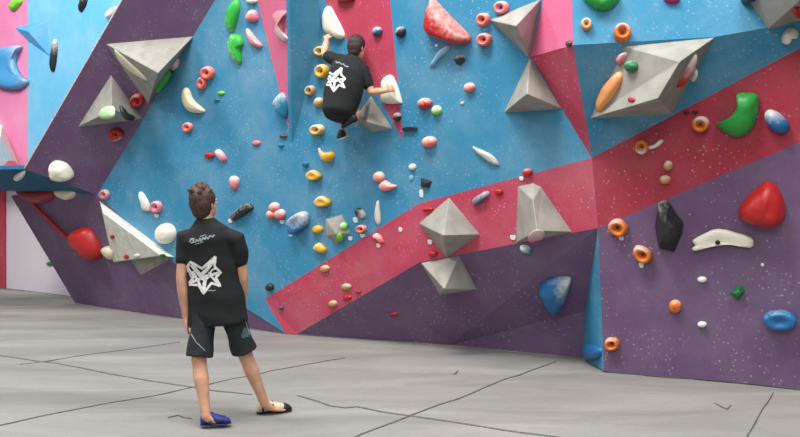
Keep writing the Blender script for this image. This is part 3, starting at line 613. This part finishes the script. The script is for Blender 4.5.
def person(J, frames, opt):
    org = opt['origin']; root = bpy.data.objects.new('person', None); C.objects.link(root); root.location = org; root.empty_display_size = .3
    R = frames['right'].normalized(); 
    pel, che, nek, hd = J['pelvis'], J['chest'], J['neck'], J['head']
    upv = (nek-pel).normalized(); R = (R-upv*R.dot(upv)).normalized(); Fv = upv.cross(R).normalized()   # front
    if Fv.dot(frames['front']) < 0: Fv = -Fv
    # spine curve
    def spine(t):
        a, b, c = pel, che, nek; q = 2*b-.5*(a+c); q = b*1.0
        return (a*(1-t)**2+((b-.25*a-.25*c)*2)*(2*t*(1-t))*1.0+c*t*t) if opt.get('bend') else (a.lerp(b, t*2) if t < .5 else b.lerp(c, t*2-1))
    def torso(bm, spec):
        rings = []
        for t, w, dp, f in spec: rings.append((spine(t)+Fv*f, R*w, Fv*dp))
        ringed(bm, rings, 24)
    bm = bmesh.new()
    torso(bm, [(-.18, .10, .07, 0), (-.08, .15, .105, 0), (.06, .168, .115, 0), (.25, .15, .10, 0), (.42, .142, .095, .005), (.6, .162, .11, .01), (.78, .172, .112, .005),
               (.9, .15, .085, 0), (.97, .095, .065, 0), (1.03, .06, .058, 0)])
    hR = frames.get('head_right', R).normalized(); hU = frames.get('head_up', (hd-nek).normalized()).normalized(); hR = (hR-hU*hR.dot(hU)).normalized(); hF = hU.cross(hR)
    if hF.dot(frames['head_front']) < 0: hF = -hF
    limb(bm, [(nek-upv*.02, .06), (mid(nek, hd, .5)-hF*.005, .052), (hd-hU*.03-hF*.01, .05)])
    blob(bm, hd+hU*.02-hF*.01, hR*.074, hF*.094, hU*.1); blob(bm, hd-hU*.045+hF*.03, hR*.056, hF*.066, hU*.07)     # skull, jaw
    limb(bm, [(hd+hF*.078+hU*.012, .010), (hd+hF*.098-hU*.022, .014)])                                            # nose
    limb(bm, [(hd+hF*.088-hU*.052-hR*.018, .007), (hd+hF*.093-hU*.052, .009), (hd+hF*.088-hU*.052+hR*.018, .007)])   # mouth
    limb(bm, [(hd+hF*.078+hU*.03-hR*.045, .008), (hd+hF*.084+hU*.034, .008), (hd+hF*.078+hU*.03+hR*.045, .008)])     # brow
    for s in (-1, 1): blob(bm, hd+hR*.077*s-hF*.008-hU*.008, hR*.009, hF*.019-hR*.008*s, hU*.031)                         # ears
    for s, k in ((-1, 'L'), (1, 'R')):
        S_, El, Wr = J['sh'+k], J['el'+k], J['wr'+k]
        limb(bm, [(mid(S_, spine(.88), .35), .07), (S_, .06), (mid(S_, El, .4), .05), (El, .04), (mid(El, Wr, .3), .043), (mid(El, Wr, .7), .034), (Wr, .027)])
        hd_ = J['hand'+k]; hand(bm, Wr, hd_[0], hd_[1], hd_[2], opt.get('hs', 1.), hd_[3])
        Hp, Kn, An = J['hip'+k], J['kn'+k], J['an'+k]
        limb(bm, [(Hp, .088), (mid(Hp, Kn, .4), .077), (mid(Hp, Kn, .8), .06), (Kn, .056), (mid(Kn, An, .12), .053), (mid(Kn, An, .33), .057), (mid(Kn, An, .7), .041), (An, .035)])
        fd = J['toe'+k]; limb(bm, [(An, .034), (An+(fd-An)*.12-Vector((0, 0, .012)), .032), (mid(An, fd, .45)-Vector((0, 0, .02)), .018), (mid(An, fd, .8)-Vector((0, 0, .012)), .012), (fd, .008)])
    body = fuse('body', bm, .0048, 5, opt['skin'], root, org)
    for s in (-1, 1):
        bm = bmesh.new(); blob(bm, hd+hF*.077+hR*.031*s+hU*.008-org, hR*.013, hF*.011, hU*.009); me = bpy.data.meshes.new('eye'); bm.to_mesh(me); bm.free()
        e = link('eye', me, EYE); e.parent = root
    # shirt
    bm = bmesh.new(); torso(bm, opt['shirt'])
    for k in 'LR':
        S_, El = J['sh'+k], J['el'+k]; ln = opt.get('sleeve', .62)
        limb(bm, [(mid(S_, spine(.86), .45), .082), (S_, .072), (mid(S_, El, .3), .068), (mid(S_, El, ln), .064)], True)
    shirt = fuse('shirt', bm, .009, 6, SHIRT, root, org)
    for v in shirt.data.vertices:     # cloth folds
        w = v.co+org; v.co += v.normal*(noise.noise(Vector((w.x*5+w.z*3, w.y*5, w.z*9)))*.012)
    # shorts
    bm = bmesh.new(); torso(bm, [(-.16, .125, .09, 0), (-.06, .172, .125, 0), (.1, .18, .128, 0), (.22, .165, .115, 0)])
    for k in 'LR':
        Hp, Kn = J['hip'+k], J['kn'+k]; e = opt.get('shortlen', .84); rr = opt.get('shortr', .083)
        limb(bm, [(Hp, .098), (mid(Hp, Kn, .5), .09), (mid(Hp, Kn, e-.03), rr), (mid(Hp, Kn, e), rr)], False)
    shorts = fuse('shorts', bm, .009, 4, SHORTS, root, org)
    for v in shorts.data.vertices:
        w = v.co+org; v.co += v.normal*(noise.noise(w*9)*.009)
    # hair
    bm = bmesh.new(); blob(bm, hd+hU*.012-hF*.047, hR*.095, hF*.078, hU*.094); blob(bm, hd-hU*.045-hF*.047, hR*.075, hF*.057, hU*.07); blob(bm, hd+hU*.045-hF*.028, hR*.097, hF*.103, hU*.094); blob(bm, hd-hU*.02-hF*.042, hR*.086, hF*.066, hU*.092); blob(bm, hd-hU*.07-hF*.045, hR*.06, hF*.045, hU*.05)
    rnd = random.Random(3)
    for k in range(opt.get('tufts', 40)):
        th = rnd.uniform(0, 2*math.pi); ph = rnd.uniform(.05, 1.15)
        dr = (hR*math.cos(th)*math.sin(ph)+hF*math.sin(th)*math.sin(ph)*1.0+hU*math.cos(ph)).normalized()
        c0 = hd+hU*.042-hF*.028+Vector(hR*dr.dot(hR)*.078+hF*dr.dot(hF)*.086+hU*dr.dot(hU)*.082)
        tip = c0+dr*rnd.uniform(.004, opt['tuft'])+opt['sweep']*rnd.uniform(.2, 1)
        limb(bm, [(c0-dr*.01, .022), (mid(c0, tip, .6), .016), (tip, .008)])
    hair = fuse('hair', bm, .006, opt.get('hsm', 3), opt['hair'], root, org)
    # shoes
    for k in 'LR':
        An, To = J['an'+k], J['toe'+k]; cfg = opt['shoe'+k]; fwd = (To-An); U = cfg['up'].normalized(); fwd = (fwd-U*fwd.dot(U)).normalized(); sd = fwd.cross(U)
        gb = cfg['ground']; L = cfg['len']; bm = bmesh.new(); h0 = gb-fwd*L*.25
        rings = [(h0+fwd*L*t+U*(hh*.5+.004), sd*w, U*hh*.5) for t, w, hh in ((-.02, .02, .045), (.0, .032, .075), (.1, .039, .1), (.3, .041, .1), (.45, .045, .08), (.65, .052, .064), (.82, .049, .054), (.94, .034, .036), (1.0, .015, .02))]
        ringed(bm, rings, 18); sh = fuse('shoe', bm, .006, 3, cfg['mat'], root, org); sh['label'] = cfg['label']
        bm = bmesh.new(); ringed(bm, [(h0+fwd*L*t+U*.006, sd*w, U*.009) for t, w in ((-.03, .02), (0, .035), (.15, .038), (.45, .044), (.65, .052), (.85, .048), (.97, .032), (1.02, .012))], 18)
        so = fuse('sole', bm, .005, 1, cfg['sole'], None, org); so.parent = sh
        if cfg.get('cap'):
            bm = bmesh.new(); ringed(bm, [(h0+fwd*L*t+U*(hh*.5+.003), sd*w, U*hh*.5) for t, w, hh in ((.72, .053, .058), (.82, .053, .059), (.94, .039, .042), (1.01, .018, .024))], 18)
            st = fuse('toe_cap', bm, .005, 1, cfg['sole'], None, org); st.parent = sh
        for t in cfg.get('straps', ()):
            bm = bmesh.new(); limb(bm, [(h0+fwd*L*t+U*hh+sd*w, .009) for w, hh in ((-.046, .02), (-.038, .06), (0, .086), (.038, .06), (.046, .02))])
            st = fuse('strap', bm, .005, 1, cfg['sole'], None, org); st.parent = sh
    return root, body, shirt, shorts
def decal(name, strokes, target, root, mat, eps=.004):
    """strokes: (list of pixels, width px) laid onto the cloth"""
    me = target.data; bvh = BVHTree.FromPolygons([v.co+root.location for v in me.vertices], [tuple(p.vertices) for p in me.polygons])
    bm = bmesh.new()
    for pts, w in strokes:
        q = []
        for a, b in zip(pts, pts[1:]):
            a, b = Vector(a), Vector(b); k = max(1, int((b-a).length/.8)); q += [a.lerp(b, s/k) for s in range(k)]
        q.append(Vector(pts[-1])); prev = None
        for s, p in enumerate(q):
            t = (q[min(s+1, len(q)-1)]-q[max(s-1, 0)]); t = t.normalized() if t.length > 1e-6 else Vector((1, 0)); u = Vector((-t.y, t.x))*w*.5; row = []
            for sg in (-1, -.33, .33, 1):
                pp = p+u*sg; dr = ray(pp.x, pp.y).normalized(); h = bvh.ray_cast(CAM, dr)[0]
                if h is None: row = None; break
                row.append((h-dr*eps)-root.location)
            if row: row = [bm.verts.new(r) for r in row]
            if row and prev:
                for k in range(3): bm.faces.new((prev[k], prev[k+1], row[k+1], row[k]))
            prev = row
    m = bpy.data.meshes.new(name); bm.to_mesh(m); bm.free(); o = link(name, m, mat); o.parent = target; return o

# standing climber ----------------------------------------------------
m = {}
m['pelvis'] = P(217, 306, 6.02); m['chest'] = P(211.5, 262, 6.0); m['neck'] = P(206, 223, 5.98); m['head'] = P(205, 204, 5.99)
m['shL'] = P(185.5, 238, 6.0); m['shR'] = P(237, 240, 5.99)
m['elL'] = P(181.5, 278, 5.97); m['wrL'] = P(186, 317, 6.0)
m['elR'] = P(243, 279, 6.03); m['wrR'] = P(242, 314, 6.17)
m['handL'] = (Vector((.06, .05, -1)), Vector((-1, -.2, 0)), Vector((.1, 1, 0)), .2)
m['handR'] = (Vector((-.5, .3, -1)), Vector((.6, -.8, 0)), Vector((-.5, .6, .2)), .3)
m['hipL'] = P(205, 308, 6.0); m['hipR'] = P(230, 308, 6.03)
m['knL'] = P(199, 360, 5.95); m['anL'] = P(206, 416, 5.86)
m['knR'] = P(245, 354, 6.12); m['anR'] = P(265, 404, 6.2)
gl, gr = FL(208.5, 425), FL(266, 412.5)
m['toeL'] = gl+Vector((.12, .015, .022)); m['toeR'] = gr+Vector((.15, -.005, .022))
SHB = simple('blue_shoe', (34, 48, 130), .6, .2, 25); SHC = simple('cream_shoe', (212, 200, 164), .6, .1, 25); SOLE = simple('black_rubber', (24, 24, 28), .6, .1); SOLEB = simple('dark_blue_rubber', (24, 30, 80), .6, .1)
opt = dict(origin=Vector((m['pelvis'].x+.05, m['pelvis'].y, 0)), skin=SKIN, hair=HAIR, tuft=.035, sweep=Vector((-.012, 0, .014)), tufts=55,
    shirt=[(-.2, .222, .145, 0), (-.1, .218, .145, 0), (.1, .212, .14, 0), (.35, .195, .125, 0), (.6, .192, .13, .01), (.8, .198, .128, .005), (.92, .165, .098, 0), (1.0, .1, .076, 0), (1.06, .068, .066, 0)],
    shoeL=dict(mat=SHB, sole=SOLEB, ground=gl, len=.215, up=Vector((0, 0, 1)), label='blue shoe', straps=(.3,)),
    shoeR=dict(mat=SHC, sole=SOLE, ground=gr, len=.27, up=Vector((0, 0, 1)), label='cream shoe with black straps', straps=(.12, .42), cap=True), sleeve=.5, shortlen=.94, shortr=.1)
fr = dict(right=Vector((1, .06, 0)), front=Vector((0, 1, 0)), head_right=Vector((.85, -.5, 0)), head_front=Vector((.5, .85, 0)), head_up=Vector((-.02, -.06, 1)))
root, body, shirt, shorts = person(m, fr, opt)
tag(root, 'man standing on the mats, seen from behind, black printed t-shirt, dark shorts', 'person', 'people')
star = [(215.6, 256.5), (214.5, 266.5), (220.8, 272.5), (215.8, 277.5), (220.3, 286), (211.5, 283), (203.5, 293.5), (198.5, 285), (188, 284.5), (194, 276.5), (187, 267), (190.5, 262), (202, 268.5), (215.6, 256.5)]
inner = [([(191.5, 264.5), (200, 275), (205, 280)], 2.6), ([(214.5, 259), (206.5, 270), (200, 276)], 2.6), ([(189.5, 283), (200, 279), (208, 275)], 1.8),
         ([(203.5, 291), (204.5, 283), (206, 276)], 2.4), ([(219, 273), (211, 275), (205, 279)], 2.0), ([(219, 285), (212, 277), (209, 272)], 1.6), ([(193, 271), (197, 279), (202, 289)], 1.6), ([(187.5, 266), (189, 272)], 2)]
decal('shirt_emblem', [(star, 2.4)]+[(a, b*1.5) for a, b in inner]+[([(188.5, 268), (190, 275), (194, 281)], 1.4), ([(216.5, 268), (212, 270), (209, 275)], 1.8)], shirt, root, PRINT)
word = [([(189.5, 242), (191, 239), (194, 238.5), (193, 242), (190.5, 243), (195.5, 242), (196.5, 239.5), (198.5, 241.5), (200, 238), (201, 242), (203, 237.5), (205, 239.5), (206, 236.5), (208, 239), (210, 235.5), (212.5, 237), (214.5, 234.5)], 1.4),
        ([(195, 244.5), (199, 243), (204, 242)], .9), ([(200, 236.5), (206, 234.8)], .9)]
decal('shirt_lettering', word, shirt, root, PIPING)
decal('shirt_small_print', [([(208, 290.8), (211, 290.2), (213, 291), (215.5, 290)], .9)], shirt, root, PIPING)
decal('shorts_piping', [([(189, 322), (190, 332), (196, 342), (205.5, 351)], 1.0), ([(245, 319), (247, 326), (250, 335)], .9)], shorts, root, PIPING)
decal('shorts_panel', [([(246, 328), (244.5, 333), (243, 338)], 4.5), ([(248, 331), (247, 337)], 4)], shorts, root, TEALM)

# climber on the wall ------------------------------------------------
k = {}
k['pelvis'] = P(340.5, 104, W(342, 105).y-.62); k['chest'] = P(346, 79, k['pelvis'].y-.0); k['neck'] = P(352.5, 58, k['pelvis'].y+.12); k['head'] = P(357.3, 48, k['pelvis'].y+.13)
ky = k['pelvis'].y; print('climber depth', ky, 'wall', W(342, 105).y, W(327, 33).y, W(391, 88).y, W(345, 133).y)
k['shL'] = P(335, 60, ky+.14); k['shR'] = P(363.5, 71, ky-.0)
hl, hr_ = W(326.5, 33, .15), W(392, 86, .15)
k['elL'] = P(324, 54, hl.y-.2); k['wrL'] = P(326.5, 40, hl.y-.09)
k['elR'] = P(371.5, 92, ky+.0); k['wrR'] = P(386, 90.5, hr_.y-.06)
k['handL'] = (hl-k['wrL']+Vector((0.0, .03, .03)), Vector((-.3, -1, .2)), Vector((1, 0, .1)), .55)
k['handR'] = (hr_-k['wrR']+Vector((.05, .02, .0)), Vector((.2, -1, .1)), Vector((0, 0, 1)), .5)
k['hipL'] = P(334.5, 109, ky+.04); k['hipR'] = P(350, 109, ky+.02)
k['knL'] = P(333, 100, ky+.4); k['knR'] = P(353, 94, ky+.36)
fl_, fr_ = W(346, 136, .12), W(357.5, 122, .5)
k['anL'] = P(343, 125.5, fl_.y-.04); k['anR'] = P(356.5, 113, fr_.y-.03)
k['toeL'] = fl_+Vector((0.02, .01, .0)); k['toeR'] = fr_+Vector((-.02, .04, -.05))
opt2 = dict(origin=k['pelvis'].copy(), skin=SKIN2, hair=HAIR2, hsm=9, tuft=.02, sweep=Vector((0, 0, .003)), tufts=40, hs=.95,
    shirt=[(-.3, .15, .14, .0), (-.2, .185, .17, -.005), (-.05, .205, .17, 0), (.15, .212, .16, 0), (.4, .218, .15, 0), (.6, .215, .145, 0), (.8, .205, .13, 0), (.92, .155, .1, 0), (1.0, .1, .078, 0), (1.05, .066, .066, 0)],
    shoeL=dict(mat=SOLE, sole=PRINT, ground=fl_+Vector((-.02, -.07, -.03)), len=.22, up=Vector((-.5, -.2, 1)), label='black shoe with pale sole'),
    shoeR=dict(mat=SOLE, sole=TEALM, ground=fr_+Vector((-.03, -.06, -.02)), len=.2, up=Vector((-.5, -.45, 1)), label='black shoe'), sleeve=.62, shortlen=.8, shortr=.085)
fr2 = dict(right=k['shR']-k['shL'], front=Vector((.45, .85, .1)), head_right=Vector((.75, -.62, -.25)), head_front=Vector((.6, .75, -.15)), head_up=Vector((.16, .1, 1)))
root2, body2, shirt2, shorts2 = person(k, fr2, opt2)
tag(root2, 'person crouching on the blue wall in a black printed t-shirt, hands on two white holds', 'person', 'people')
def mp(p): return (322.8+(p[0]-187)*.66, 65.5+(p[1]-256.5)*.66+(p[0]-187)*.08)
decal('shirt_emblem', [([mp(p) for p in star], 2.0)]+[([mp(p) for p in s], w*1.0) for s, w in inner], shirt2, root2, PRINT)
decal('shirt_lettering', [([(335.5, 61), (337, 63), (339, 62), (341, 64), (343.5, 64), (345, 66), (348.5, 66.5)], 1.0)], shirt2, root2, PIPING)

# ------------------------------------------------------------------ light
def area(name, loc, target, size, power, col=(1, 1, 1), sy=None):
    l = bpy.data.lights.new(name, 'AREA'); l.shape = 'RECTANGLE'; l.size = size; l.size_y = sy or size; l.energy = power; l.color = col
    o = bpy.data.objects.new(name, l); C.objects.link(o); o.location = loc; o.rotation_euler = (Vector(target)-Vector(loc)).to_track_quat('-Z', 'Y').to_euler()
area('hall_or_fill_light', (-2.0, 4.2, 9.5), (0, 8.5, 1.5), 4, 860, (1, .98, .95), 2)
area('hall_or_fill_light', (3.5, 2.6, 9.0), (2.5, 7.2, 1), 3, 330, (1, .98, .95), 2)
area('hall_or_fill_light', (-9.5, 9.5, 9.5), (-7.5, 15, 4), 3, 800, (1, .98, .97), 3)
area('hall_or_fill_light', (-3.0, -5.0, 7.0), (0, 8.5, 1), 5, 380, (1, .98, .95), 3)  # added fill behind the camera, brightens the kickboard from the front
w = bpy.data.worlds.new('hall'); bpy.context.scene.world = w; w.use_nodes = True
nt = w.node_tree; bg = nt.nodes['Background']; bg.inputs[1].default_value = 1
tc = nt.nodes.new('ShaderNodeTexCoord'); sx = nt.nodes.new('ShaderNodeSeparateXYZ'); nt.links.new(tc.outputs['Generated'], sx.inputs[0])
nt.links.new(mixn(nt, ramp(nt, sx.outputs[2], -.02, .9), (.05, .052, .056, 1), (1.1, 1.13, 1.18, 1)), bg.inputs[0])

cam = bpy.data.cameras.new('camera'); co = bpy.data.objects.new('camera', cam); C.objects.link(co); co.location = CAM; co.rotation_euler = (math.pi/2, 0, 0)
cam.sensor_width = 36; cam.lens = 36*F/800; cam.clip_end = 200
sc = bpy.context.scene; sc.camera = co
sc.view_settings.view_transform = 'Standard'; sc.view_settings.look = 'None'; sc.view_settings.gamma = 1; sc.view_settings.exposure = 0.13
sc.view_settings.use_curve_mapping = False
